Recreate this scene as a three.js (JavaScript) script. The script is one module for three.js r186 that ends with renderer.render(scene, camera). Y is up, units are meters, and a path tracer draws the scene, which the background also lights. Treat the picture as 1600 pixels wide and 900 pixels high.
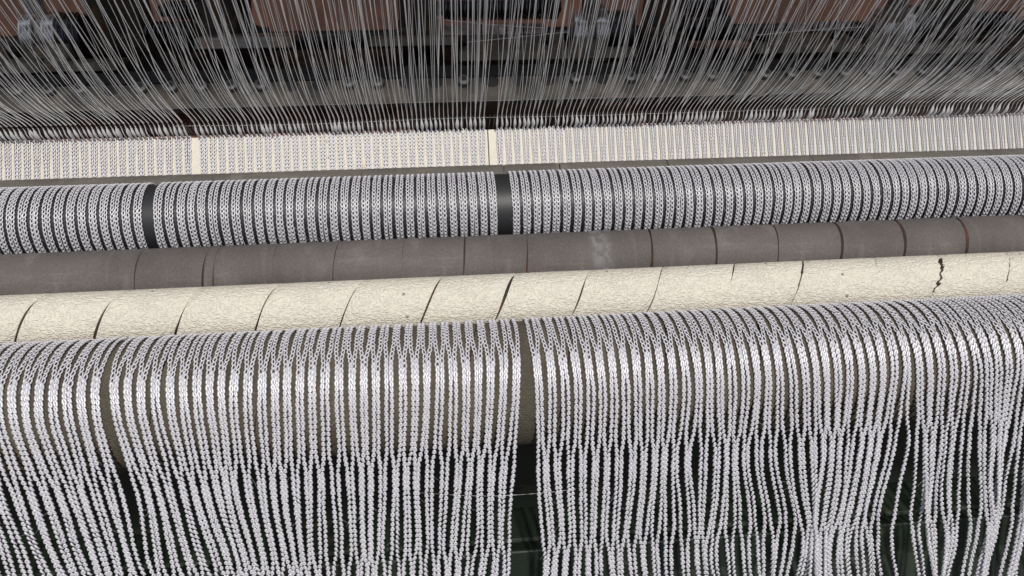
import * as THREE from 'three';
import { RoundedBoxGeometry } from 'three/addons/geometries/RoundedBoxGeometry.js';
import { mergeGeometries } from 'three/addons/utils/BufferGeometryUtils.js';

const scene = new THREE.Scene();

// ------------------------------------------------------------------ camera
const F = 1230, CX = 800, CY = 450;                        // focal length and centre of the 1600 x 900 frame
const EX = [0.99540989, -0.04460758, 0.0846718];           // world axes seen from the camera (right, down, forward)
const EY = [0.01706448, -0.78782597, -0.61566148];
const EZ = [0.09416981, 0.6142804, -0.78344855];
const CAM = new THREE.Vector3(0, 1.25, 0.65);
const camera = new THREE.PerspectiveCamera(2 * Math.atan(CY / F) * 180 / Math.PI, 16 / 9, 0.02, 60);
camera.position.copy(CAM);
camera.up.set(-EX[1], -EY[1], -EZ[1]);
camera.lookAt(CAM.x + EX[2], CAM.y + EY[2], CAM.z + EZ[2]);

// ------------------------------------------------------------------ sky and sun (bright hazy daylight)
{
  const w = 64, h = 32, d = new Float32Array(w * h * 4);
  for (let j = 0; j < h; j++) {
    const el = (j + 0.5) / h * 180 - 90;                   // row 0 is the nadir
    const t = Math.max(0, Math.sin(el * Math.PI / 180));
    const up = el > 0;
    for (let i = 0; i < w; i++) {
      const o = (j * w + i) * 4;
      d[o] = up ? 0.25 + 0.36 * t : 0.05; d[o + 1] = up ? 0.265 + 0.40 * t : 0.045; d[o + 2] = up ? 0.30 + 0.49 * t : 0.04; d[o + 3] = 1;
    }
  }
  const sky = new THREE.DataTexture(d, w, h, THREE.RGBAFormat, THREE.FloatType);
  sky.mapping = THREE.EquirectangularReflectionMapping; sky.magFilter = THREE.LinearFilter; sky.needsUpdate = true;
  scene.background = sky; scene.environment = sky;
  scene.backgroundIntensity = 1.0; scene.environmentIntensity = 1.0;
}
const sun = new THREE.DirectionalLight(0xfffaf3, 3.7);
sun.position.set(0.2, 2.9, 1.47);
sun.target.position.set(0, 0.9, 0.2);
sun.castShadow = true; sun.shadow.radius = 6;
sun.shadow.mapSize.set(2048, 2048);
Object.assign(sun.shadow.camera, { left: -1, right: 1, top: 1, bottom: -1, near: 0.1, far: 6 });
scene.add(sun, sun.target);

const renderer = new THREE.WebGLRenderer({ antialias: true });
renderer.toneMapping = THREE.LinearToneMapping;
renderer.toneMappingExposure = 0.84;
renderer.shadowMap.enabled = true;

// ------------------------------------------------------------------ helpers
let seed = 7;
const rnd = () => { seed = (seed * 1664525 + 1013904223) >>> 0; return seed / 4294967296; };
const rr = (a, b) => a + (b - a) * rnd();
const clamp = (v, a, b) => Math.min(b, Math.max(a, v));
const smooth = (a, b, v) => { const t = clamp((v - a) / (b - a), 0, 1); return t * t * (3 - 2 * t); };
function lut(pts, v) { let i = 0; while (i < pts.length - 2 && v > pts[i + 1][0]) i++; const a = pts[i], b = pts[i + 1]; return a[1] + (b[1] - a[1]) * (v - a[0]) / (b[0] - a[0]); }
// height and depth (y, z) of an edge that runs along the machine and crosses the middle of the frame at row py, at the given distance
function yz(py, depth) { const v = (py - CY) / F * depth; return [CAM.y + v * EY[1] + depth * EY[2], CAM.z + v * EZ[1] + depth * EZ[2]]; }
// sideways position of the point of that edge seen at column px
function xAt(px, [y, z]) {
  const Y = y - CAM.y, Z = z - CAM.z, u = px - CX;
  return (u * (EY[2] * Y + EZ[2] * Z) - F * (EY[0] * Y + EZ[0] * Z)) / (F * EX[0] - u * EX[2]) + CAM.x;
}
const dropAngle = py => { const v = (py - CY) / F; return Math.atan2(-(v * EY[1] + EY[2]), -(v * EZ[1] + EZ[2])); };
// line of points seen at pixel columns and rows, at given distances
const at3 = (px, py, d) => { const u = (px - CX) / F * d, v = (py - CY) / F * d; return [CAM.x + u * EX[0] + v * EX[1] + d * EX[2], CAM.y + u * EY[0] + v * EY[1] + d * EY[2], CAM.z + u * EZ[0] + v * EZ[1] + d * EZ[2]]; };
const taken = {};
function numbered(n) { const k = taken[n] = (taken[n] ?? -1) + 1; return k ? `${n}_${String(k).padStart(3, '0')}` : n; }
function shade(o) { o.traverse(m => { if (m.isMesh) { m.castShadow = true; m.receiveShadow = true; } }); return o; }
function thing(name, label, category, group) {
  const g = new THREE.Group(); g.name = numbered(name); g.userData = { label, category }; if (group) g.userData.group = group; scene.add(g); return g;
}
function part(name, geo, mat, parent) { const m = new THREE.Mesh(geo, mat); m.name = name; m.castShadow = m.receiveShadow = true; parent.add(m); return m; }
function single(name, geo, mat, label, category, group) {
  const m = new THREE.Mesh(geo, mat); m.name = numbered(name); m.castShadow = m.receiveShadow = true;
  m.userData = { label, category }; if (group) m.userData.group = group; scene.add(m); return m;
}
function struct(name, geo, mat) { const m = new THREE.Mesh(geo, mat); m.name = name; m.userData = { kind: 'structure' }; m.castShadow = m.receiveShadow = true; scene.add(m); return m; }
function meshGeo(pos, nor, idx, uv) {
  const g = new THREE.BufferGeometry();
  g.setAttribute('position', new THREE.BufferAttribute(pos instanceof Float32Array ? pos : new Float32Array(pos), 3));
  if (uv) g.setAttribute('uv', new THREE.BufferAttribute(new Float32Array(uv), 2));
  g.setIndex(idx);
  if (nor) g.setAttribute('normal', new THREE.BufferAttribute(nor instanceof Float32Array ? nor : new Float32Array(nor), 3)); else g.computeVertexNormals();
  return g;
}

// ------------------------------------------------------------------ textures: tileable noise
function hash2(x, y, s) { let h = (x * 374761393 + y * 668265263 + s * 974634541) | 0; h = Math.imul(h ^ (h >>> 13), 1274126177); h ^= h >>> 16; return (h >>> 0) / 4294967296; }
function vnoise(x, y, px, py, s) {
  const xi = Math.floor(x), yi = Math.floor(y); let fx = x - xi, fy = y - yi; fx = fx * fx * (3 - 2 * fx); fy = fy * fy * (3 - 2 * fy);
  const m = (a, n) => ((a % n) + n) % n;
  const a = hash2(m(xi, px), m(yi, py), s), b = hash2(m(xi + 1, px), m(yi, py), s), c = hash2(m(xi, px), m(yi + 1, py), s), d = hash2(m(xi + 1, px), m(yi + 1, py), s);
  return a + (b - a) * fx + (c - a) * fy + (a - b - c + d) * fx * fy;
}
// f(u, v) with u, v in 0..1 returns [r, g, b] in 0..1 (sRGB for colours)
function tex(n, f, colour, rep = 1) {
  const d = new Uint8Array(n * n * 4);
  for (let j = 0; j < n; j++) for (let i = 0; i < n; i++) { const c = f(i / n, j / n), o = (j * n + i) * 4; d[o] = clamp(c[0], 0, 1) * 255; d[o + 1] = clamp(c[1], 0, 1) * 255; d[o + 2] = clamp(c[2], 0, 1) * 255; d[o + 3] = 255; }
  const t = new THREE.DataTexture(d, n, n); t.wrapS = t.wrapT = THREE.RepeatWrapping; t.magFilter = THREE.LinearFilter; t.minFilter = THREE.LinearMipmapLinearFilter; t.generateMipmaps = true;
  if (colour) t.colorSpace = THREE.SRGBColorSpace; t.repeat.set(rep, rep); t.needsUpdate = true; return t;
}
const fbm = (u, v, n, s, o = 4) => { let a = 0, w = 0.5, k = n; for (let i = 0; i < o; i++) { a += w * vnoise(u * k, v * k, k, k, s + i); k *= 2; w *= 0.5; } return a; };
const grey = v => [v, v, v];
// uv are in metres; repeat 1 / tile size
const ivoryBump = tex(1024, (u, v) => {                    // wrinkled rubber: ridged cells, longer along the roller
  const a = Math.abs(vnoise(u * 44, v * 80, 44, 80, 3) - 0.5) * 2, b = Math.abs(vnoise(u * 90 + 0.3 * a, v * 150, 90, 150, 9) - 0.5) * 2, c = vnoise(u * 200, v * 300, 200, 300, 12);
  return grey(0.55 * Math.sqrt(a) + 0.33 * Math.sqrt(b) + 0.12 * c);
}, false, 1 / 0.105);
const ivoryMap = tex(1024, (u, v) => {
  let m = 0.96 + 0.05 * (fbm(u, v, 10, 41) - 0.5) + 0.05 * (vnoise(u * 260, v * 260, 260, 260, 5) - 0.5);
  const st = smooth(0.70, 0.80, fbm(u, v, 14, 77)) * 0.10, sp = hash2(Math.floor(u * 170), Math.floor(v * 170), 8) > 0.9985 ? 0.35 : 0;
  m -= st + sp; return [0.885 * m, 0.86 * (m - 0.2 * st), 0.80 * (m - 0.6 * st)];
}, true, 1 / 0.31);
const gritMap = (r, g, b, s) => tex(1024, (u, v) => {      // emery cloth: dark grain, lighter rubbed patches, a few specks
  const n = fbm(u, v, 6, s), g1 = vnoise(u * 420, v * 420, 420, 420, s + 5), g2 = hash2(Math.floor(u * 1024), Math.floor(v * 1024), s);
  let m = 0.82 + 0.20 * n + 0.16 * (g1 - 0.5) + 0.10 * (g2 - 0.5);
  m += 0.08 * smooth(0.56, 0.68, fbm(u, v, 9, s + 21)) - 0.08 * smooth(0.55, 0.7, fbm(u, v, 7, s + 25)); m += 0.10 * smooth(0.72, 0.9, vnoise(u * 40, v * 6, 40, 6, s + 40)); if (g2 > 0.9975) m += 0.35;
  m += 0.10 * smooth(0.62, 0.8, vnoise(u * 14, v * 140, 14, 140, s + 30)) * smooth(0.4, 0.7, n);
  return [r * m, g * m, b * m];
}, true, 1 / 0.27);
const gritBump = tex(512, (u, v) => grey(0.5 * vnoise(u * 200, v * 200, 200, 200, 2) + 0.5 * hash2(Math.floor(u * 512), Math.floor(v * 512), 4)), false, 1 / 0.12);
const wornMetal = (r, g, b, s, rust = 1) => tex(512, (u, v) => {     // oily, scratched, rusty steel
  const n = fbm(u, v, 5, s), k = fbm(u, v, 16, s + 9), sc = vnoise(u * 10, v * 230, 10, 230, s + 3);
  let m = 0.55 + 0.75 * (n - 0.2) + 0.25 * (k - 0.5) + 0.15 * (sc - 0.5); const ru = rust * smooth(0.5, 0.66, fbm(u, v, 9, s + 50));
  return [r * m + 0.10 * ru, g * m + 0.03 * ru, b * m - 0.02 * ru];
}, true, 1 / 0.11);
const metalRough = tex(512, (u, v) => grey(0.35 + 0.6 * fbm(u, v, 8, 90) + 0.2 * (vnoise(u * 12, v * 240, 12, 240, 91) - 0.5)), false, 1 / 0.09);
const paintMap = tex(512, (u, v) => {
  const n = fbm(u, v, 6, 120), c = smooth(0.62, 0.68, fbm(u, v, 12, 140)); const m = 0.6 + 0.8 * n;
  return [0.10 * m + 0.12 * c, 0.145 * m + 0.08 * c, 0.10 * m + 0.06 * c];
}, true, 1 / 0.4);
const brownMap = tex(512, (u, v) => { const n = fbm(u, v, 5, 160), k = vnoise(u * 60, v * 60, 60, 60, 161); const m = 0.75 + 0.4 * (n - 0.3) + 0.12 * (k - 0.5); return [0.43 * m, 0.30 * m, 0.25 * m]; }, true, 1 / 0.5);

// ------------------------------------------------------------------ materials
const S = (o) => new THREE.MeshStandardMaterial({ metalness: 0, ...o }), P = (o) => new THREE.MeshPhysicalMaterial({ metalness: 0, ...o });
const M = {
  cord: P({ color: new THREE.Color().setRGB(0.57, 0.56, 0.595), roughness: 0.38, ior: 1.9, clearcoat: 1, clearcoatRoughness: 0.36 }),
  yarn: P({ color: new THREE.Color().setRGB(0.82, 0.815, 0.81), roughness: 0.4 }),
  thread: P({ color: new THREE.Color().setRGB(0.66, 0.66, 0.65), roughness: 0.45 }),
  ivoryRough: S({ map: ivoryMap, bumpMap: ivoryBump, bumpScale: 0.0011, roughness: 0.7 }),
  ivory: S({ map: ivoryMap, bumpMap: gritBump, bumpScale: 0.0001, roughness: 0.6 }),
  emery: S({ map: gritMap(0.405, 0.38, 0.37, 201), bumpMap: gritBump, bumpScale: 0.00025, roughness: 0.75 }),
  emeryBack: S({ map: gritMap(0.42, 0.40, 0.375, 231), bumpMap: gritBump, bumpScale: 0.0002, roughness: 0.8 }),
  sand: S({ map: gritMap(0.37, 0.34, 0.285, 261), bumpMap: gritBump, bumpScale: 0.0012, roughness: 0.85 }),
  core: S({ map: wornMetal(0.24, 0.175, 0.145, 11), roughness: 0.8 }),
  rubber: S({ color: new THREE.Color().setRGB(0.018, 0.018, 0.020), roughness: 0.5, bumpMap: gritBump, bumpScale: 0.00004 }),
  blackIron: S({ map: wornMetal(0.16, 0.165, 0.17, 21), roughness: 0.5, roughnessMap: metalRough, metalness: 0.3 }),
  darkBar: S({ map: wornMetal(0.10, 0.115, 0.11, 31), roughness: 0.7, roughnessMap: metalRough, metalness: 0.2 }),
  steel: S({ map: wornMetal(0.72, 0.71, 0.68, 41), roughness: 0.75, roughnessMap: metalRough, metalness: 0.85 }),
  brightSteel: S({ map: wornMetal(0.98, 0.98, 0.98, 45, 0.2), roughness: 0.35, roughnessMap: metalRough, metalness: 0.55 }),
  oldSteel: S({ map: wornMetal(0.54, 0.52, 0.47, 51, 0.5), roughness: 0.9, roughnessMap: metalRough, metalness: 0.5 }),
  plateSteel: S({ map: wornMetal(0.36, 0.345, 0.32, 57, 0.25), roughness: 0.8, roughnessMap: metalRough, metalness: 0.35 }),
  winding: S({ color: new THREE.Color().setRGB(0.72, 0.72, 0.73), roughness: 0.6 }),
  boltSteel: S({ color: new THREE.Color().setRGB(0.13, 0.13, 0.13), roughness: 0.6, metalness: 0.8 }),
  cast: S({ map: wornMetal(0.36, 0.33, 0.29, 61), roughness: 0.85, metalness: 0.2 }),
  springSteel: S({ color: new THREE.Color().setRGB(0.10, 0.10, 0.11), roughness: 0.25, metalness: 0.9 }),
  needle: S({ color: new THREE.Color().setRGB(0.20, 0.20, 0.205), roughness: 0.35, metalness: 0.7 }),
  green: S({ map: paintMap, roughness: 0.55, bumpMap: gritBump, bumpScale: 0.0002 }),
  brown: S({ map: brownMap, roughness: 0.9 }),
  rust: S({ map: wornMetal(0.68, 0.47, 0.41, 71), roughness: 0.85 }),
  floor: S({ color: new THREE.Color().setRGB(0.07, 0.065, 0.06), roughness: 0.95 }),
};

// ------------------------------------------------------------------ roller axes: top outline row, distance of that outline, radius
function axis(py, L, r) { const a = dropAngle(py); return { y: CAM.y - L * Math.sin(a) - r * Math.cos(a), z: CAM.z - L * Math.cos(a) + r * Math.sin(a), r }; }
const R1 = axis(256.5, 0.682, 0.025), R2 = axis(271, 0.628, 0.0272), R3 = axis(366, 0.596, 0.0225), R4 = axis(427, 0.556, 0.0205), R5 = axis(502, 0.526, 0.041);
const XL = -0.62, XR = 0.90;

// ------------------------------------------------------------------ setting
struct('floor', new THREE.PlaneGeometry(8, 8).rotateX(-Math.PI / 2), M.floor);
struct('back_wall', (() => { const g = new THREE.BoxGeometry(4, 2.4, 0.05).translate(0.1, 1.2, -0.62); const uv = g.attributes.uv, p = g.attributes.position; for (let i = 0; i < uv.count; i++) uv.setXY(i, p.getX(i), p.getY(i)); return g; })(), M.brown);

// cylinder along x with uv in metres
function tubeX(r, x0, x1, seg = 96, ring = 1) {
  const pos = [], nor = [], uv = [], idx = [];
  for (let i = 0; i <= ring; i++) for (let j = 0; j <= seg; j++) { const a = j / seg * Math.PI * 2, x = x0 + (x1 - x0) * i / ring; pos.push(x, r * Math.sin(a), r * Math.cos(a)); nor.push(0, Math.sin(a), Math.cos(a)); uv.push(x, a * r); }
  for (let i = 0; i < ring; i++) for (let j = 0; j < seg; j++) { const a = i * (seg + 1) + j, b = a + seg + 1; idx.push(a, b, a + 1, b, b + 1, a + 1); }
  for (const [x, s] of [[x0, -1], [x1, 1]]) { const c = pos.length / 3; pos.push(x, 0, 0); nor.push(s, 0, 0); uv.push(x, 0); for (let j = 0; j <= seg; j++) { const a = j / seg * Math.PI * 2; pos.push(x, r * Math.sin(a), r * Math.cos(a)); nor.push(s, 0, 0); uv.push(x + r * Math.sin(a), r * Math.cos(a)); } for (let j = 0; j < seg; j++) s > 0 ? idx.push(c, c + 2 + j, c + 1 + j) : idx.push(c, c + 1 + j, c + 2 + j); }
  return meshGeo(pos, nor, idx, uv);
}
// one turn of tape wound round a roller: x runs along the roller with the angle; edges may be ragged
function tapeTurn(r, th, xa, xb, lead, ragA, ragB, sd) {
  const seg = 120, nx = 5, pos = [], uv = [], idx = [];
  const rag = (a, k) => k ? k * (vnoise(a * 9 + sd, sd, 997, 997, 3) - 0.35 + 0.6 * (vnoise(a * 30, sd * 3, 997, 997, 5) - 0.5)) : 0;
  for (let j = 0; j <= seg; j++) {
    const a = (j / seg) * Math.PI * 2 - Math.PI, o = lead * a / (Math.PI * 2);
    const e0 = xa + o + 0.0003 * Math.sin(a * 3 + sd) + Math.max(0, rag(a + 4, ragA)), e1 = xb + o + 0.0003 * Math.sin(a * 2 + sd * 2) - Math.max(0, rag(a + 4.5, ragB));
    for (let i = 0; i <= nx + 2; i++) {
      let x, R = r + th;
      if (i === 0) { x = e0; R = r - 0.0004; } else if (i === nx + 2) { x = e1; R = r - 0.0004; } else { const t = (i - 1) / nx; x = e0 + (e1 - e0) * t; if (i === 1 || i === nx + 1) R -= 0.00012; }
      pos.push(x, R * Math.sin(a), R * Math.cos(a)); uv.push(x, a * r);
    }
  }
  const w = nx + 3;
  for (let j = 0; j < seg; j++) for (let i = 0; i < w - 1; i++) { const p = j * w + i; idx.push(p, p + 1, p + w, p + 1, p + w + 1, p + w); }
  return meshGeo(pos, null, idx, uv);
}
function roller(name, ax, label, core, shaft = 0.010) {
  const g = thing(name, label, 'roller'); g.position.set(0, ax.y, ax.z);
  part('core', tubeX(ax.r, XL, XR), core, g);
  part('shaft', tubeX(shaft, XL - 0.09, XR + 0.09, 32), M.oldSteel, g);
  return g;
}
function wind(g, ax, mat, th, seams, lead, wide, ragged = {}) {       // seams: x of each seam at angle 0 (front); wide: gap widths
  for (let k = 0; k < seams.length - 1; k++) part('tape_turn', tapeTurn(ax.r - 0.0002, th, seams[k] + wide(k) / 2, seams[k + 1] - wide(k + 1) / 2, lead, ragged[k] || 0, ragged[k + 1] || 0, k * 7.3 + 1), mat, g);
}
const rearGrey = roller('take_up_roller', { ...R1, r: R1.r - 0.0008 }, 'thin grey strip of a roller between rear ivory roller and black roller', M.core);
const blackRoller = roller('take_up_roller', { ...R2 }, 'smooth black rubber roller wrapped in white net', M.rubber);
const greyRoller = roller('take_up_roller', { ...R3, r: R3.r - 0.001 }, 'bare dark grey roller wound with emery tape', M.core);
const ivoryRoller = roller('take_up_roller', { ...R4, r: R4.r - 0.0016 }, 'bare ivory roller wound with wrinkled rubber tape', M.core);
const frontRoller = roller('take_up_roller', { ...R5, r: R5.r - 0.001 }, 'brown grit covered front roller carrying the hanging net', M.core);
{
  const at = (ax, py, list, d) => list.map(px => xAt(px, yz(py, d)));
  // grey roller: seams seen at row ~400
  const s3 = at(R3, 398, [-260, -150, -60, 196, 305, 322, 416, 514, 622, 722, 823, 1022, 1125, 1224, 1325, 1425, 1524, 1628, 1740, 1850, 1960], 0.565);
  s3.unshift(XL + 0.004); s3.push(XR - 0.03);
  const w3 = [1, .5, .5, .5, .8, .9, .8, .35, .6, .35, 1.0, .7, 1.9, 2.0, 1.1, 2.6, 2.6, 2.5, 1.5, 1, 1, 1, 1];
  wind(greyRoller, { r: R3.r - 0.001 }, M.emery, 0.0011, s3, 0.012, k => w3[k % w3.length] * 0.001);
  const chalk = tex(256, (u, v) => grey((0.15 + 0.4 * smooth(0.25, 0.75, fbm(u, v, 8, 301)) + 0.25 * (vnoise(u * 60, v * 60, 60, 60, 7) - 0.5)) * smooth(0, 0.3, u) * smooth(1, 0.7, u) ), false);
  const xb0 = xAt(922, yz(398, 0.565)), xb1 = xAt(968, yz(398, 0.565)), bandGeo = tubeX(R3.r + 0.00035, xb0, xb1, 96);
  { const uv = bandGeo.attributes.uv, p = bandGeo.attributes.position; for (let i = 0; i < uv.count; i++) uv.setXY(i, (p.getX(i) - xb0) / (xb1 - xb0), uv.getY(i) / 0.03); }
  part('chalk_mark', bandGeo, S({ color: new THREE.Color().setRGB(0.30, 0.29, 0.29), roughness: 0.9, transparent: true, alphaMap: chalk }), greyRoller);
  const s4 = at(R4, 470, [-330, -215, -95, 40, 165, 292, 418, 552, 680, 798, 918, 1036, 1152, 1262, 1378, 1482, 1590, 1705, 1820, 1940, 2060], 0.535).map(x => x - 0.011);
  s4.unshift(XL + 0.004); s4.push(XR - 0.03);
  const w4 = [.5, 1, 1, 1.2, 2.0, 1.7, 1.5, 1.5, 1.0, 1.8, 2.0, .9, 1.1, .7, 1.1, .35, .5, .4, 1, 1, 1, 1, 1];
  wind(ivoryRoller, { r: R4.r - 0.0016 }, M.ivoryRough, 0.0018, s4, 0.052, k => w4[k % w4.length] * 0.001, { 16: 0.0040, 17: 0.0012, 14: 0.0008 });
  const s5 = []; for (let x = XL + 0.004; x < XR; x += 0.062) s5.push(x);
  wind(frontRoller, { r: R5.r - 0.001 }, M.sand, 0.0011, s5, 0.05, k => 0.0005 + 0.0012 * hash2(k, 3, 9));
  const s1 = at(R1, 262, [-200, -60, 130, 330, 560, 781, 868, 1035, 1260, 1535, 1700, 1900], 0.67); s1.unshift(XL + 0.004); s1.push(XR - 0.03);
  wind(rearGrey, { r: R1.r - 0.0008 }, M.emeryBack, 0.0009, s1, 0.012, k => 0.0003 + 0.0008 * hash2(k, 6, 9));
}

// ------------------------------------------------------------------ the net: chains of stitches over the rollers
const PITCH = 0.004, LOOP = 0.0033;                         // one chain every 4 mm, one stitch every 3.3 mm
// templates: one tilted, rounded ring of yarn. T along the chain, B sideways, N outwards
function ringTemplate(a, b, tr, h, nt, np, sd) {
  const pos = [], nor = [], idx = [];
  for (let i = 0; i < nt; i++) {
    const t = i / nt * Math.PI * 2, c = Math.cos(t), s = Math.sin(t);
    const pinch = 1 - 0.28 * Math.max(0, -c) + 0.05 * Math.sin(3 * t + sd);                        // teardrop: narrow foot, round head
    const cx = a * c, cy = b * s * pinch, cz = h * c + 0.25 * h * Math.cos(2 * t);
    let n1x = c / a, n1y = s / b; const l = Math.hypot(n1x, n1y); n1x /= l; n1y /= l;
    for (let j = 0; j < np; j++) { const f = j / np * Math.PI * 2 + 0.4, cf = Math.cos(f), sf = Math.sin(f); pos.push(cx + tr * cf * n1x, cy + tr * cf * n1y, cz + tr * 0.9 * sf); nor.push(cf * n1x, cf * n1y, sf); }
  }
  for (let i = 0; i < nt; i++) for (let j = 0; j < np; j++) { const a0 = i * np + j, a1 = i * np + (j + 1) % np, b0 = ((i + 1) % nt) * np + j, b1 = ((i + 1) % nt) * np + (j + 1) % np; idx.push(a0, b0, a1, b0, b1, a1); }
  return { pos, nor, idx, n: nt * np };
}
const mm = 0.001;
const openRings = [0, 1, 2].map(k => ringTemplate(2.15 * mm, (1.00 + 0.06 * k) * mm, 0.54 * mm, 0.44 * mm, 9, 5, k * 2));
const tightRings = [0, 1, 2].map(k => ringTemplate((1.45 + 0.1 * k) * mm, (0.66 + 0.05 * k) * mm, 0.76 * mm, -0.88 * mm, 8, 5, k * 2));
const cheapRings = [ringTemplate(1.5 * mm, 0.82 * mm, 0.80 * mm, -0.75 * mm, 6, 4, 0)];

const GAP1 = -0.2150, GAP2 = 0.0490, GW = 0.0060;            // the two slits between the three panels
const panels = [
  { x0: GAP1 - GW / 2 - 46 * PITCH, n: 46, label: 'white knitted net panel at the far left, left of the first slit' },
  { x0: GAP1 + GW / 2, n: 64, label: 'white knitted net panel in the middle, between the two slits' },
  { x0: GAP2 + GW / 2, n: 134, label: 'wide white knitted net panel on the right, right of the second slit' },
];
// joints: neighbours 2k,2k+1 (phase 0) or 2k+1,2k+2 (phase 1)
const half = 0.069;                                          // chain length between two rows of joints
const hangX0 = xAt(0, yz(760, 0.52)), hangX1 = xAt(1600, yz(760, 0.52)), mPerPx = (hangX1 - hangX0) / 1600;
const drift = [
  [[-300, 0], [-120, 20], [0, 38], [60, 46], [120, 48], [175, 42], [260, 42]],
  [[100, 46], [190, 42], [260, 36], [320, 24], [352, 14], [378, 4], [400, -4], [440, -12], [500, -14], [600, -20], [700, -30], [760, -38], [812, -46], [900, -46]],
  [[760, 4], [836, 2], [880, 2], [960, 0], [1060, 6], [1130, 18], [1156, 30], [1176, 36], [1200, 26], [1230, 10], [1260, 4], [1320, -10], [1352, -16], [1366, 40], [1400, 24], [1446, 2], [1462, 34], [1500, 10], [1530, -14], [1544, 22], [1590, -16], [1606, 16], [1660, -20], [1800, 0], [2200, 20]],
];
function driftAt(x, pi) { const p = (x - hangX0) / mPerPx, t = drift[pi]; let a = 0; for (const o of [-6, 0, 6]) a += lut(t, clamp(p + o, t[0][0], t[t.length - 1][0])); return a / 3 * mPerPx; }

const OFF = 0.0011;                                           // chain axis above the roller surface
function arcPoint(ax, th, off = OFF) { return { y: ax.y + (ax.r + off) * Math.sin(th), z: ax.z + (ax.r + off) * Math.cos(th), ny: Math.sin(th), nz: Math.cos(th) }; }
const segs = [
  { flat: 0.046, rings: openRings },
  { ax: R2, a0: 142, a1: -28, len: 0, rings: openRings },
  { ax: R5, a0: 136, a1: 24, len: 0.185, rings: tightRings },
];
const PT = yz(203, 0.724), PB = yz(268, 0.722), PL = Math.hypot(PB[0] - PT[0], PB[1] - PT[1]), PD = [(PB[0] - PT[0]) / PL, (PB[1] - PT[1]) / PL];   // sloping ivory plate
function segPoint(sg, s) {
  if (sg.flat) return { y: PT[0] + PD[0] * s + PD[1] * OFF, z: PT[1] + PD[1] * s - PD[0] * OFF, ny: PD[1], nz: -PD[0] };
  const th0 = sg.a0 * Math.PI / 180, th1 = sg.a1 * Math.PI / 180, R = sg.ax.r + OFF, arc = (th0 - th1) * R;
  if (s <= arc) return arcPoint(sg.ax, th0 - s / R);
  const q = arcPoint(sg.ax, th1), d = s - arc; return { y: q.y - Math.cos(th1) * d, z: q.z + Math.sin(th1) * d, ny: q.ny, nz: q.nz, hang: d };
}
const segLen = sg => sg.flat ? sg.flat : (sg.a0 - sg.a1) * Math.PI / 180 * (sg.ax.r + OFF) + sg.len;
const jointStart = [-0.004, 0.054, 0.051];                    // chain length of the first row of joints on each stretch
function weave(i, n, s, k, wob) {                             // sideways shift of chain i towards its partner at chain length s
  const j0 = jointStart[k], u = (s - j0) / half, row = Math.floor(u), f = (u - row) * half;   // f: length since the last joint row
  const shift = ph => { const even = ((i + ph) % 2) === 0; const partner = even ? i + 1 : i - 1; return partner < 0 || partner >= n ? 0 : (even ? 1 : -1); };
  const ph = ((row % 2) + 2) % 2, phase = k === 2 ? ph : 0;
  const cur = shift(phase), nxt = shift(k === 2 ? 1 - phase : 0);
  const tight = 0.68 * mm, slack = (0.16 + 0.42 * smooth(0.3, 0.7, noise1(i / 11, 71) + 0.5) * (1 - smooth(0.11, 0.13, s)) + 0.46 * smooth(0.11, 0.13, s) + 0.08 * wob) * mm, jl = 4 * LOOP;
  if (k !== 2) return cur * (k === 0 ? 0.22 * mm + 0.46 * mm * smooth(0.006, 0.032, s) : (0.30 * mm + 0.26 * mm * smooth(0.035, 0.052, s)));
  const inJoint = f < jl; const hold = inJoint ? tight : tight + (slack - tight) * smooth(jl, jl * 2, f);
  return cur * hold * (1 - smooth(half * 0.74, half * 0.98, f)) + nxt * tight * smooth(half * 0.80, half * 0.99, f);
}
function noise1(x, s) { const i = Math.floor(x), f = x - i, t = f * f * (3 - 2 * f); return hash2(i, s, 17) * (1 - t) + hash2(i + 1, s, 17) * t - 0.5; }
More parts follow.
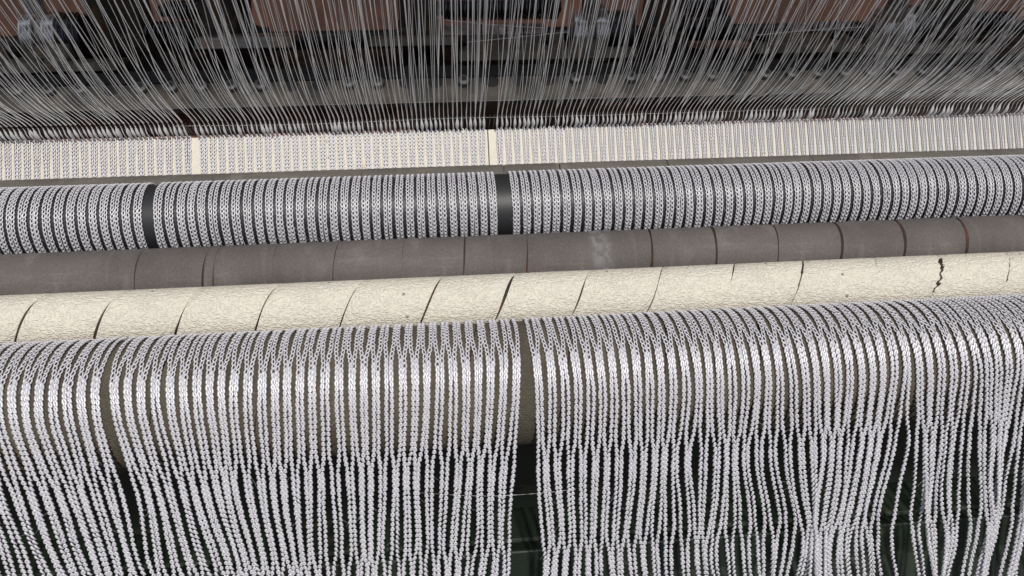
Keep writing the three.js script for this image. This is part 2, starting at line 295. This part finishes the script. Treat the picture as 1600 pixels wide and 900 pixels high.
function buildChain(x0, i, n, pi) {
  const gx = pi * 1000 + i, parts = [];
  let count = 0, prev = null; const links = [];
  segs.forEach((sg, k) => {
    const L = segLen(sg), flat = x0 + (i + 0.5) * PITCH, base = k === 2 ? GAP2 + (flat - GAP2) * 0.955 : flat, start = k === 0 ? 0 : rr(0, LOOP);
    const w1 = hash2(gx, k, 3), far = k === 2 && base > 0.44;
    const at = s => {
      const q = segPoint(sg, s); let x = base + weave(i, n, s, k, w1);
      x += 0.00028 * noise1(s / 0.006, gx + k * 9) + (k === 2 ? 0.0005 : 0.00035) * noise1(s / 0.025, gx * 3 + k);
      // groups of four to eight chains shift together a little
      x += (k === 1 ? 0.0021 : k === 2 ? 0.0018 : 0.0005) * noise1(i / 4.5, pi * 31 + k * 7) * (k === 2 ? smooth(0.02, 0.07, s) : 1);
      if (k === 2) x += 0.0017 * (Math.exp(-(n - 1 - i) / 6) - Math.exp(-i / 6));
      if (k === 1) x += 0.0035 * noise1(i / 9, pi * 13) * smooth(0.02, 0.07, s) * 0.6;
      let oz = 0;
      if (k === 2) {
        const arc = L - sg.len, h = clamp((s - (arc - 0.028)) / 0.155, 0, 1.1), D = driftAt(base, pi), e = Math.pow(h, 1.15);
        x += D * e + h * (pi === 2 && base > 0.15 ? 1.9 : 1.15) * (0.0075 * (vnoise(i / 6 + 50, s / 0.06, 997, 997, 33 + pi) - 0.5) + 0.0030 * (vnoise(i / 2.5 + 50, s / 0.04, 997, 997, 35 + pi) - 0.5)) + 0.0006 * noise1(s / 0.02, gx + 900) * h;
        const dens = (driftAt(base + 0.004, pi) - driftAt(base - 0.004, pi)) / 0.008 * e;                // crowded where negative
        const pile = smooth(0.10, 0.6, -dens);
        oz = pile * (hash2(gx, 8, 2) * 0.006 + ((i >> 1) % 2) * 0.0028) + h * 0.002 * noise1(s / 0.03, gx + 400) + h * 0.004 * noise1(i / 7, pi + 60);
      }
      return { x, y: q.y + q.ny * oz, z: q.z + q.nz * oz, ny: q.ny, nz: q.nz };
    };
    if (k > 0) {                                              // the hidden run under the rollers from the stretch before
      const from = prev, to = at(0), ds = k === 1 ? [[R1, 205], [R1, 270], [R1, 325], [R2, 175]] : [[R3, 205], [R3, 262], [R4, 275], [R5, 165]];
      const mid = ds.map(([ax, d], m) => { const q = arcPoint(ax, d * Math.PI / 180, 0.0012), t = (m + 1) / (ds.length + 1); return new THREE.Vector3(from.x + (to.x - from.x) * t, q.y, q.z); });
      links.push(new THREE.TubeGeometry(new THREE.CatmullRomCurve3([new THREE.Vector3(from.x, from.y, from.z), ...mid, new THREE.Vector3(to.x, to.y, to.z)]), 14, 0.0011, 4));
    }
    prev = at(L - LOOP * 0.6);
    for (let s = start; s < L; s += LOOP * (far ? 1.15 : 1)) {
      const p = at(s), q = at(s + 0.0012), T = new THREE.Vector3(q.x - p.x, q.y - p.y, q.z - p.z).normalize();
      const N = new THREE.Vector3(0, p.ny, p.nz); N.addScaledVector(T, -N.dot(T)).normalize();
      const B = new THREE.Vector3().crossVectors(N, T);
      const roll = (k === 2 ? 0.55 : 0.22) * (hash2(gx, Math.round(s / LOOP), 5) - 0.5) + (k === 2 ? 1.2 * noise1(s / 0.03, gx + 77) * smooth(0.08, 0.12, s) : 0), cr = Math.cos(roll), sr = Math.sin(roll);
      const B2 = B.clone().multiplyScalar(cr).addScaledVector(N, sr), N2 = N.clone().multiplyScalar(cr).addScaledVector(B, -sr);
      const set = far ? cheapRings : (k === 2 && s < 0.048 + 0.006 * hash2(gx, 1, 9) ? openRings : sg.rings), tp = set[Math.floor(hash2(gx, Math.round(s / LOOP), 6) * set.length)];
      const fj = ((s - jointStart[2]) / half % 1 + 1) % 1 * half, sc = (0.93 + 0.14 * hash2(gx, Math.round(s / LOOP), 7)) * (k === 2 && fj < 4 * LOOP ? 1.1 : 1);
      parts.push([p, T, B2, N2, tp, sc]); count += tp.n;
    }
  });
  const pos = new Float32Array(count * 3), nor = new Float32Array(count * 3), idx = []; let o = 0;
  for (const [p, T, B, N, tp, sc] of parts) {
    for (let v = 0; v < tp.n; v++) {
      const a = tp.pos[v * 3] * sc, b = tp.pos[v * 3 + 1] * sc, c = tp.pos[v * 3 + 2] * sc, e = tp.nor[v * 3], f = tp.nor[v * 3 + 1], g = tp.nor[v * 3 + 2], w = (o + v) * 3;
      pos[w] = p.x + T.x * a + B.x * b + N.x * c; pos[w + 1] = p.y + T.y * a + B.y * b + N.y * c; pos[w + 2] = p.z + T.z * a + B.z * b + N.z * c;
      nor[w] = T.x * e + B.x * f + N.x * g; nor[w + 1] = T.y * e + B.y * f + N.y * g; nor[w + 2] = T.z * e + B.z * f + N.z * g;
    }
    for (const t of tp.idx) idx.push(t + o); o += tp.n;
  }
  return mergeGeometries([meshGeo(pos, nor, idx), ...links.map(l => { l.deleteAttribute('uv'); return l; })]);
}
panels.forEach((pn, pi) => {
  const g = thing('net_panel', pn.label, 'netting', 'net panels drawn over the rollers');
  const hairs = [];
  for (let i = 0; i < pn.n; i++) {
    const cord = part('cord', buildChain(pn.x0, i, pn.n, pi), M.cord, g), p = cord.geometry.attributes.position;
    for (let k = 0; k < 6; k++) {                             // stray filaments standing off the chain
      const v = Math.floor(rnd() * p.count * 0.9), a = new THREE.Vector3(p.getX(v), p.getY(v), p.getZ(v)), l = rr(0.002, 0.007), d = new THREE.Vector3(rr(-1, 1), rr(-0.8, 0.6), rr(0.1, 0.9)).normalize();
      hairs.push(new THREE.TubeGeometry(new THREE.QuadraticBezierCurve3(a, a.clone().addScaledVector(d, l * 0.6), a.clone().addScaledVector(d, l).add(new THREE.Vector3(rr(-1, 1), rr(-1.5, 0.2), 0).multiplyScalar(l * 0.4))), 3, 0.00005, 3));
    }
  }
  part('fuzz', mergeGeometries(hairs), M.cord, g).userData.kind = 'stuff';
});

{ // sloping ivory plate under the fresh stitches, in butted lengths
  const g = thing('knock_over_plate', 'smooth ivory plate under the fresh stitches below the needles', 'plate');
  const cuts = [XL + 0.01, ...[-210, 302 - 9, 302 + 11, 770 - 8, 770 + 8, 1262, 1487].map(px => xAt(px, PT)), XR - 0.02], n = [PD[1], -PD[0]], ang = Math.atan2(-PD[1], -PD[0]);
  for (let k = 0; k < cuts.length - 1; k++) {
    const w = cuts[k + 1] - cuts[k] - 0.0007, h = PL + 0.012, q = new RoundedBoxGeometry(w, h, 0.006, 2, 0.0006), uv = q.attributes.uv, p = q.attributes.position;
    for (let i = 0; i < uv.count; i++) uv.setXY(i, p.getX(i) + k * 0.41, p.getY(i) + p.getZ(i));
    const o = h / 2 - 0.001; q.rotateX(ang).translate((cuts[k] + cuts[k + 1]) / 2, PT[0] + PD[0] * o - n[0] * 0.003, PT[1] + PD[1] * o - n[1] * 0.003); part('plate_length', q, M.ivory, g);
  }
}
// ------------------------------------------------------------------ warp yarns from the guides above down through the needles
const ST = segPoint(segs[0], -0.0005);        // first stitch
const UPY = 0.892, UPZ = 0.452;                               // the warp leans towards the front as it rises
const KN = { y: ST.y + UPY * 0.0215 - 0.0006, z: ST.z + UPZ * 0.0215 - 0.002 };
// flat, rounded ribbon through points [x, y, z, half width], half thickness ht
function ribbon(pts, ht, sub, tw) {
  const cv = new THREE.CatmullRomCurve3(pts.map(p => new THREE.Vector3(p[0], p[1], p[2])), false, 'centripetal');
  const n = (pts.length - 1) * sub, pos = [], idx = [], side = 6;
  for (let i = 0; i <= n; i++) {
    const t = i / n, c = cv.getPoint(t), T = cv.getTangent(t), k = Math.min(pts.length - 2, Math.floor(t * (pts.length - 1))), f = t * (pts.length - 1) - k, w = pts[k][3] + (pts[k + 1][3] - pts[k][3]) * (f * f * (3 - 2 * f));
    const N0 = new THREE.Vector3(0, 0.5, 0.85); N0.addScaledVector(T, -N0.dot(T)).normalize(); const B = new THREE.Vector3().crossVectors(N0, T); const a = tw + 0.5 * Math.sin(t * 5 + tw * 3);
    const B2 = B.clone().multiplyScalar(Math.cos(a)).addScaledVector(N0, Math.sin(a)), N2 = N0.clone().multiplyScalar(Math.cos(a)).addScaledVector(B, -Math.sin(a));
    for (let j = 0; j < side; j++) { const q = j / side * Math.PI * 2, u = Math.cos(q) * w, v = Math.sin(q) * ht; pos.push(c.x + B2.x * u + N2.x * v, c.y + B2.y * u + N2.y * v, c.z + B2.z * u + N2.z * v); }
  }
  for (let i = 0; i < n; i++) for (let j = 0; j < side; j++) { const a = i * side + j, b = i * side + (j + 1) % side; idx.push(a, a + side, b, b, a + side, b + side); }
  return meshGeo(pos, null, idx);
}
const ordinal = k => k + (k % 100 > 10 && k % 100 < 14 ? 'th' : ['th', 'st', 'nd', 'rd'][k % 10] || 'th');
const yarnSide = ['left of the first slit', 'right of the first slit', 'right of the second slit'];
const yarnKind = ['far left net panel', 'middle net panel', 'wide right net panel'];
panels.forEach((pn, pi) => {
  for (let i = 0; i < pn.n; i++) {
    const x = pn.x0 + (i + 0.5) * PITCH, extra = hash2(i, pi, 51) > 0.86;
    for (let e = 0; e <= (extra ? 1 : 0); e++) {
      const jit = 0.0042 * (rnd() - 0.5) * (rnd() < 0.2 ? 2 : 1), flare = rnd() < 0.8 ? rr(0.0010, 0.0018) : rr(0.0004, 0.0007), w = rr(0.00018, 0.00036), w2 = rnd() < 0.35 ? rr(0.0007, 0.0014) : rr(0.0003, 0.0006);
      const my = (ST.y + KN.y) / 2, mz = (ST.z + KN.z) / 2, guide = pn.x0 + (Math.floor(i / 2) + 0.5) * 2 * PITCH, gx = x + (guide - x) * rr(0.5, 1.0);
      const at = (t, xx, hw) => [xx + (x - 0.02) * 0.05 * smooth(0, 0.05, t), KN.y + UPY * t, KN.z + UPZ * t + (e ? -0.012 : 0) * smooth(0, 0.06, t), hw];
      const pts = [[x, ST.y, ST.z, 0.0004], [x + jit * 0.3, my - 0.001 + 0.002 * e, mz + 0.002, flare], [x - 0.0004, KN.y, KN.z, 0.00034], at(0.03, x + jit * 0.5, w), at(0.10, x + (gx - x) * 0.75 + jit, w), at(0.20, x + (gx - x) * 0.8 + jit * 1.5, w2), at(0.36, gx + jit, w)];
      single('warp_yarn', ribbon(pts, 0.00016, 4, rr(-0.5, 0.5)), M.yarn, `${e ? 'doubled rear' : 'taut white'} warp yarn over the ${ordinal(pi === 0 ? pn.n - i : i + 1)} cord ${yarnSide[pi]}`, 'yarn', `warp yarns of the ${yarnKind[pi]}`);
    }
  }
});
{ // the finer yarns of the rear guides: far more than can be told apart, one sheet
  const list = [];
  for (let k = 0; k < 330; k++) {
    const pn = panels[k % 7 === 0 ? 0 : k % 7 < 3 ? 1 : 2], i = Math.floor(rnd() * pn.n), x = pn.x0 + (i + 0.5) * PITCH, dx = rr(-0.012, 0.012), back = rr(0.004, 0.05), w = rr(0.00012, 0.00028);
    const at = (t, f) => [x + (x - 0.02) * 0.05 * smooth(0, 0.05, t) + dx * f + rr(-0.0008, 0.0008), KN.y + UPY * t, KN.z - 0.001 + UPZ * t - back * f, w * rr(0.8, 1.3)];
    list.push(ribbon([[x, KN.y, KN.z - 0.001, w], at(0.05, 0.2), at(0.12, 0.55), at(0.22, 0.85), at(0.36, 1)], 0.00012, 4, rr(-0.5, 0.5)));
  }
  single('rear_warp_sheet', mergeGeometries(list), M.yarn, 'sheet of finer white yarns crossing behind the front warp yarns', 'yarn').userData.kind = 'stuff';
}
// ------------------------------------------------------------------ needles
{
  const g = thing('needle_bar', 'row of fine steel needles just above the first stitches', 'needle bar');
  const [by, bz] = yz(212, 0.80);
  part('bar', tubeX(0.006, XL + 0.02, XR - 0.02, 16).translate(0, by - 0.02, bz - 0.004), M.blackIron, g);
  const hook = (() => {
    const c = new THREE.CatmullRomCurve3([[0, by - 0.018, bz], [0, KN.y - 0.006, KN.z - 0.003], [0, KN.y + 0.0025, KN.z - 0.0012], [0, KN.y + 0.0032, KN.z + 0.0012], [0, KN.y + 0.0012, KN.z + 0.0024]].map(p => new THREE.Vector3(...p)));
    return new THREE.TubeGeometry(c, 7, 0.00045, 4);
  })();
  panels.forEach(pn => { for (let i = 0; i < pn.n; i++) { const m = part('needle', hook, M.needle, g); m.position.x = pn.x0 + (i + 0.5) * PITCH + 0.0009; } });
  for (const gx of [GAP1, GAP2]) for (const o of [-0.002, 0.002]) { const m = part('needle', hook, M.needle, g); m.position.x = gx + o; }
}
function threadGeo(list, r, sub = 10) { return new THREE.TubeGeometry(new THREE.CatmullRomCurve3(list.map(p => new THREE.Vector3(...at3(...p)))), list.length * sub, r, 5); }
single('cross_thread', threadGeo([[270, 197, 0.70], [480, 194, 0.715], [700, 185, 0.73], [900, 181, 0.742], [1100, 175, 0.755], [1290, 170, 0.768]], 0.00018), M.thread, 'fine thread stretched sideways across the yarns just above the stitches', 'thread');
for (const [l, lab] of [
  [[[1266, -20, 0.62], [1256, 45, 0.66], [1246, 90, 0.69], [1232, 122, 0.71], [1206, 142, 0.73], [1170, 158, 0.755]], 'slack bent white yarn, the left one of two at the upper right of centre'],
  [[[1318, -20, 0.62], [1306, 45, 0.66], [1297, 92, 0.69], [1286, 118, 0.71], [1262, 133, 0.73], [1218, 154, 0.757]], 'slack bent white yarn, the right one of two at the upper right of centre'],
  [[[1612, -20, 0.60], [1590, 20, 0.64], [1566, 65, 0.67], [1536, 98, 0.70], [1490, 122, 0.73], [1432, 150, 0.765]], 'slack white yarn crossing the others at the upper right'],
]) single('slack_yarn', threadGeo(l, 0.0004), M.thread, lab, 'yarn');

// ------------------------------------------------------------------ machine behind the warp
// box whose front face runs from row pyT (distance dT) to row pyB (distance dB), between two columns
function barBox(pyT, dT, pyB, dB, thick, pxa, pxb, bev = 0.0012) {
  const a = yz(pyT, dT), b = yz(pyB, dB), xa = typeof pxa === 'number' ? xAt(pxa, b) : pxa[0], xb = typeof pxb === 'number' ? xAt(pxb, b) : pxb[0];
  const h = Math.hypot(a[0] - b[0], a[1] - b[1]), L = xb - xa, g = new RoundedBoxGeometry(L, h, thick, 2, Math.min(bev, h / 3, thick / 3));
  const p = g.attributes.position, uv = g.attributes.uv, n = g.attributes.normal;
  for (let i = 0; i < uv.count; i++) uv.setXY(i, p.getX(i) + L * 3.7, Math.abs(n.getY(i)) > 0.7 ? p.getZ(i) : p.getY(i) + p.getZ(i) * 0.3);
  g.translate(0, 0, -thick / 2); g.rotateX(Math.atan2(a[1] - b[1], a[0] - b[0]));
  g.translate((xa + xb) / 2, (a[0] + b[0]) / 2, (a[1] + b[1]) / 2); return g;
}
const WIDE0 = [XL + 0.01], WIDE1 = [XR + 0.25];
{
  const g = thing('guide_beam', 'long dark green-black machine beam behind the yarns', 'beam');
  part('body', barBox(100, 0.815, 119, 0.818, 0.05, WIDE0, WIDE1, 0.0008), M.darkBar, g);
  part('top_flange', barBox(72, 0.862, 99.5, 0.8165, 0.02, WIDE0, WIDE1, 0.0008), M.darkBar, g);
}
{
  const g = thing('needle_plate', 'brown worn steel plate with a row of bolts below the dark beam', 'plate');
  part('plate', barBox(119, 0.812, 157, 0.800, 0.008, WIDE0, WIDE1, 0.0008), M.plateSteel, g);
  const [ay, az] = yz(119, 0.812), [by, bz] = yz(157, 0.800), t = 0.20, cy = ay + (by - ay) * t, cz = az + (bz - az) * t, ang = Math.atan2(az - bz, ay - by);
  const head = mergeGeometries([new THREE.CylinderGeometry(0.0066, 0.0072, 0.004, 20).translate(0, 0.002, 0), new THREE.SphereGeometry(0.0066, 18, 6, 0, Math.PI * 2, 0, Math.PI / 2).scale(1, 0.32, 1).translate(0, 0.004, 0)].map(q => q.index ? q.toNonIndexed() : q));
  const slot = new THREE.CylinderGeometry(0.0030, 0.0030, 0.0012, 6).translate(0, 0.0058, 0);
  const step = xAt(942, [cy, cz]) - xAt(899, [cy, cz]), xm = xAt(899, [cy, cz]);
  for (let k = -23; k < 25; k++) {
    const x = xm + k * step, hole = k >= -3 && k <= -1 || hash2(k, 4, 4) > 0.86;
    const m = part(hole ? 'bolt_hole' : 'bolt', head, hole ? M.blackIron : M.boltSteel, g); m.rotation.x = Math.PI / 2 + ang; m.position.set(x, cy, cz);
    if (hole) m.scale.set(1, 0.12, 1); else { m.rotation.y = 0; part('socket', slot, M.blackIron, m); }
  }
  // rust brown strip seen below the plate, left and right of the dark middle
}
{
  const bl = barBox(163, 0.86, 250, 0.83, 0.01, WIDE0, 648), brr = barBox(163, 0.86, 250, 0.83, 0.01, 1000, WIDE1);
  single('sinker_bar', bl, M.rust, 'rust brown bar behind the needles on the left', 'bar', 'rust brown bars behind the needles');
  single('sinker_bar', brr, M.rust, 'rust brown bar behind the needles on the right', 'bar', 'rust brown bars behind the needles');
}
// clamp plates on the beam: top sheet and front lip
function clampPlate(pxa, pxb, pyBack, pyEdge, pyFoot, mat, label, bolts = []) {
  const g = thing('clamp_plate', label, 'clamp plate');
  part('lip', barBox(pyEdge, 0.806, pyFoot, 0.808, 0.006, pxa, pxb, 0.0008), mat, g);
  part('top_sheet', barBox(pyBack, 0.848, pyEdge - 0.6, 0.8075, 0.006, pxa + 2, pxb - 2, 0.0008), mat, g);
  for (const [px, py] of bolts) { const m = part('bolt', new THREE.CylinderGeometry(0.0068, 0.0068, 0.009, 6), M.blackIron, g); const q = yz(py, 0.822); m.position.set(xAt(px, q), q[0] + 0.004, q[1]); m.rotation.x = 0.25; }
  return g;
}
clampPlate(-160, 62, 56, 84, 99, M.oldSteel, 'worn steel clamp plate at the left edge beside the chrome rod', [[25, 74]]);
clampPlate(66, 182, 78, 85, 98, M.oldSteel, 'short rusty clamp plate under the left black collar');
clampPlate(304, 458, 45, 51, 68, M.steel, 'dull steel clamp plate left of the open brown background');
clampPlate(576, 716, 52, 57, 69, M.oldSteel, 'olive stained clamp plate left of the two hexagon bolts');
clampPlate(718, 890, 47, 79, 94, M.oldSteel, 'broad clamp plate with two hexagon bolts in the middle', [[724, 71], [850, 70]]);
clampPlate(893, 996, 74, 79, 94, M.oldSteel, 'clamp plate under the shiny split clamp in the middle');
clampPlate(1092, 1172, 69, 74, 80, M.rust, 'thin rusty strip right of the middle springs');
clampPlate(1182, 1346, 55, 78, 92, M.oldSteel, 'clamp plate with two bolts right of centre, under a rising wire', [[1190, 72], [1306, 70]]);
clampPlate(1350, 1548, 78, 83, 97, M.oldSteel, 'long clamp plate at the far right under the second collar');

// solid of revolution along x at (px0..px1), row py, distance d, radius r
function drumX(name, px0, px1, py, d, r, mat, parent, seg = 32) {
  const q = yz(py, d), xa = xAt(px0, q), xb = xAt(px1, q), b = Math.min(0.0015, (xb - xa) / 4);
  const prof = [[0, xa], [r - b, xa], [r, xa + b], [r, xb - b], [r - b, xb], [0, xb]].map(([a, y]) => new THREE.Vector2(Math.max(a, 0.0001), y));
  const geo = new THREE.LatheGeometry(prof, seg).rotateZ(-Math.PI / 2); return part(name, geo.translate(0, q[0], q[1]), mat, parent);
}
// rod rising parallel to the warp from column px, row py, distance d
function rodUp(name, px, py, d, r, len, mat, parent, leanX = 0) {
  const a = new THREE.Vector3(...at3(px, py, d)), b = a.clone().add(new THREE.Vector3(leanX, 0.96 * len, 0.10 * len));
  return part(name, new THREE.TubeGeometry(new THREE.LineCurve3(a, b), 1, r, 20), mat, parent);
}
// px, py below are what the middle column row would be; the row is given for column 800 so the slope of the machine is removed
const row = (px, py) => py + (px - 800) * 0.0215;
function splitClamp(px0, px1, py, label, chrome) {
  const g = thing('split_clamp', label, 'clamp'), c = (px0 + px1) / 2, r = 0.0205, d = 0.845, y = row(c, py);
  drumX('sleeve', px0, c - 6, y, d, r, M.brightSteel, g); drumX('sleeve', c + 6, px1, y, d, r * 0.97, M.brightSteel, g); drumX('neck', c - 6, c + 6, y, d, r * 0.86, M.steel, g);
  drumX('black_collar', px1 + 1, px1 + 38, y + 1, d, r * 1.05, M.blackIron, g);
  for (let k = 0; k < 4; k++) drumX('collar_ring', px1 + 5 + k * 8, px1 + 7.5 + k * 8, y + 1, d, r * 1.085, M.springSteel, g);
  rodUp('rod', c, py - 8, d, 0.0100, 0.35, chrome, g);
  const s = part('ear', new RoundedBoxGeometry(0.010, 0.022, 0.016, 2, 0.002), M.steel, g); s.position.set(...at3(px1 - 10, py - 22, d - 0.002));
  const f = part('foot', barBox(y + 10, d - 0.016, y + 44, d - 0.03, 0.02, px0 + 2, px1 + 4, 0.004), M.oldSteel, g); f.castShadow = true;
}
splitClamp(42, 98, 58, 'shiny split clamp with chrome rod at the upper left', M.brightSteel);
splitClamp(893, 948, 48, 'shiny split clamp with rod right of the middle', M.steel);
splitClamp(1366, 1416, 38, 'dull split clamp with rod at the upper right', M.steel);
function casting(px0, px1, pyT, pyB, d, label, lean = 0) {
  const g = thing('bearing_bracket', label, 'bracket'), c = (px0 + px1) / 2, q = yz(row(c, pyB), d), xa = xAt(px0, q), xb = xAt(px1, q), h = 0.30;
  const geo = new RoundedBoxGeometry(xb - xa, h, 0.045, 3, 0.006); const uv = geo.attributes.uv, p = geo.attributes.position; for (let i = 0; i < uv.count; i++) uv.setXY(i, p.getX(i) + c, p.getY(i) + p.getZ(i));
  geo.translate(0, h / 2, -0.0225).rotateX(0.12).rotateZ(lean).translate((xa + xb) / 2, q[0], q[1]); part('arm', geo, M.cast, g);
  drumX('boss', px0 - 5, px1 + 5, row(c, pyB - 10), d + 0.004, 0.014, M.cast, g);
}
casting(150, 232, 0, 74, 0.872, 'dark brown cast bracket right of the left black collar', 0.0);
casting(318, 368, 0, 57, 0.868, 'grey cast bracket between the left springs and the brown background');
casting(626, 684, 0, 62, 0.872, 'sooty cast bracket left of the middle spring');
casting(1012, 1062, 0, 60, 0.868, 'grey cast bracket right of the middle split clamp');
casting(1452, 1506, 0, 60, 0.868, 'dark cast bracket right of the upper right split clamp');
function spring(px0, px1, py, r, label, d = 0.86) {
  const g = thing('coil_spring', label, 'spring'), y = row((px0 + px1) / 2, py), q = yz(y, d), xa = xAt(px0, q), xb = xAt(px1, q), turns = Math.round((xb - xa) / 0.0042);
  class Helix extends THREE.Curve { getPoint(t, o = new THREE.Vector3()) { const a = t * turns * Math.PI * 2; return o.set(xa + (xb - xa) * t, q[0] + r * Math.sin(a), q[1] + r * Math.cos(a)); } }
  part('coil', new THREE.TubeGeometry(new Helix(), turns * 14, 0.0014, 6), M.springSteel, g);
  drumX('core_rod', px0 - 14, px1 + 14, y, d, r * 0.62, M.blackIron, g, 20);
  drumX('end_cup', px1 - 2, px1 + 10, y, d, r * 1.12, M.blackIron, g, 20);
}
spring(232, 296, 52, 0.0095, 'black coil spring at the upper left, the lower of two');
spring(262, 318, 20, 0.0095, 'black coil spring at the upper left, the upper of two');
spring(690, 862, 12, 0.0120, 'long black coil spring at the top in the middle');
spring(1066, 1128, 38, 0.0105, 'black coil spring right of the middle, the lower of two');
spring(1072, 1124, 8, 0.0095, 'black coil spring right of the middle, the upper of two');
spring(1512, 1570, 30, 0.0100, 'black coil spring near the right edge');
{ // long drive shaft behind
  const g = thing('drive_shaft', 'dark round shaft running behind the brackets', 'shaft'); const q = yz(58, 0.93);
  part('rod', tubeX(0.011, XL, XR + 0.2, 32).translate(0, q[0], q[1]), M.blackIron, g);
}
// strap of bright sheet with wires
for (const [a, b, p, lab] of [[690, 852, 44, 'bright thin steel strap above the broad middle clamp plate'], [1236, 1342, 37, 'bright thin steel strap right of centre below the slack yarns']]) {
  const g = thing('steel_strap', lab, 'strap'), y = row((a + b) / 2, p);
  part('strap', barBox(y - 6, 0.848, y + 9, 0.838, 0.0015, a, b, 0.0004), M.brightSteel, g);
  for (let k = 0; k < 9; k++) { const px = a + (b - a) * (0.3 + 0.65 * k / 8), q = yz(y + 4, 0.8385), m = part('notch_pin', new THREE.CylinderGeometry(0.0008, 0.0008, 0.012, 6), M.blackIron, g); m.position.set(xAt(px, q), q[0] + 0.002, q[1] + 0.002); }
}
single('steel_wire', threadGeo([[685, 30, 0.80], [760, 38, 0.80], [852, 44, 0.80]], 0.0006), M.brightSteel, 'bent steel wire sloping down above the middle strap', 'wire');
single('steel_wire', threadGeo([[730, 66, 0.795], [800, 59, 0.80], [888, 50, 0.80]], 0.0006), M.brightSteel, 'steel wire rising to the right across the broad middle clamp plate', 'wire');
single('steel_wire', threadGeo([[1182, 55, 0.80], [1260, 48, 0.80], [1348, 42, 0.80]], 0.0007), M.brightSteel, 'steel wire rising to the right behind the two slack yarns', 'wire');
{ const g = thing('curved_arm', 'black hooked arm left of the open brown background', 'arm'); part('arm', new THREE.TubeGeometry(new THREE.CatmullRomCurve3([[380, -30, 0.83], [382, 20, 0.85], [388, 42, 0.855], [402, 52, 0.855], [418, 54, 0.855]].map(p => new THREE.Vector3(...at3(...p)))), 24, 0.008, 12), M.blackIron, g); }

// warp beam of the yarns, added unseen above the frame to shade the machine
{
  const g = thing('unseen_warp_beam', 'unseen overhead beam of wound warp yarn, placed to shade the machine', 'warp beam'); const y = CAM.y + 0.36, z = CAM.z - 0.50;
  part('winding', tubeX(0.15, XL - 0.1, XR + 0.1, 64).translate(0, y, z), M.winding, g);
  part('guide_bar', new RoundedBoxGeometry(XR - XL + 0.2, 0.02, 0.03, 2, 0.003).translate((XL + XR) / 2, KN.y + UPY * 0.36 + 0.008, KN.z + UPZ * 0.36), M.steel, g);
  part('shaft', tubeX(0.02, XL - 0.2, XR + 0.2, 24).translate(0, y, z), M.steel, g);
}
// ------------------------------------------------------------------ lower frame behind the hanging net
{
  const g = thing('front_rail', 'dark green painted rail low down behind the hanging net', 'rail');
  part('face', barBox(792, 0.60, 846, 0.575, 0.02, WIDE0, WIDE1, 0.003), M.green, g);
  part('ledge', barBox(847, 0.572, 862, 0.560, 0.03, WIDE0, WIDE1, 0.002), M.green, g);
  part('lower_face', barBox(863, 0.566, 1010, 0.566, 0.02, WIDE0, WIDE1, 0.003), M.green, g);
}
{  // dark sheet added behind the net, standing in for the shaded interior
  const g = thing('dark_backing', 'dark green backing sheet added below the rollers for the shaded machine interior', 'panel');
  part('sheet', new THREE.BoxGeometry(XR - XL, 0.62, 0.01).translate((XL + XR) / 2, 0.52, R1.z - 0.01), M.green, g);
}
single('loose_thread', threadGeo([[655, 770, 0.575], [760, 775, 0.57], [850, 770, 0.57], [900, 764, 0.575]], 0.0002), M.thread, 'single stray thread behind the net above the green rail', 'thread');

renderer.render(scene, camera);
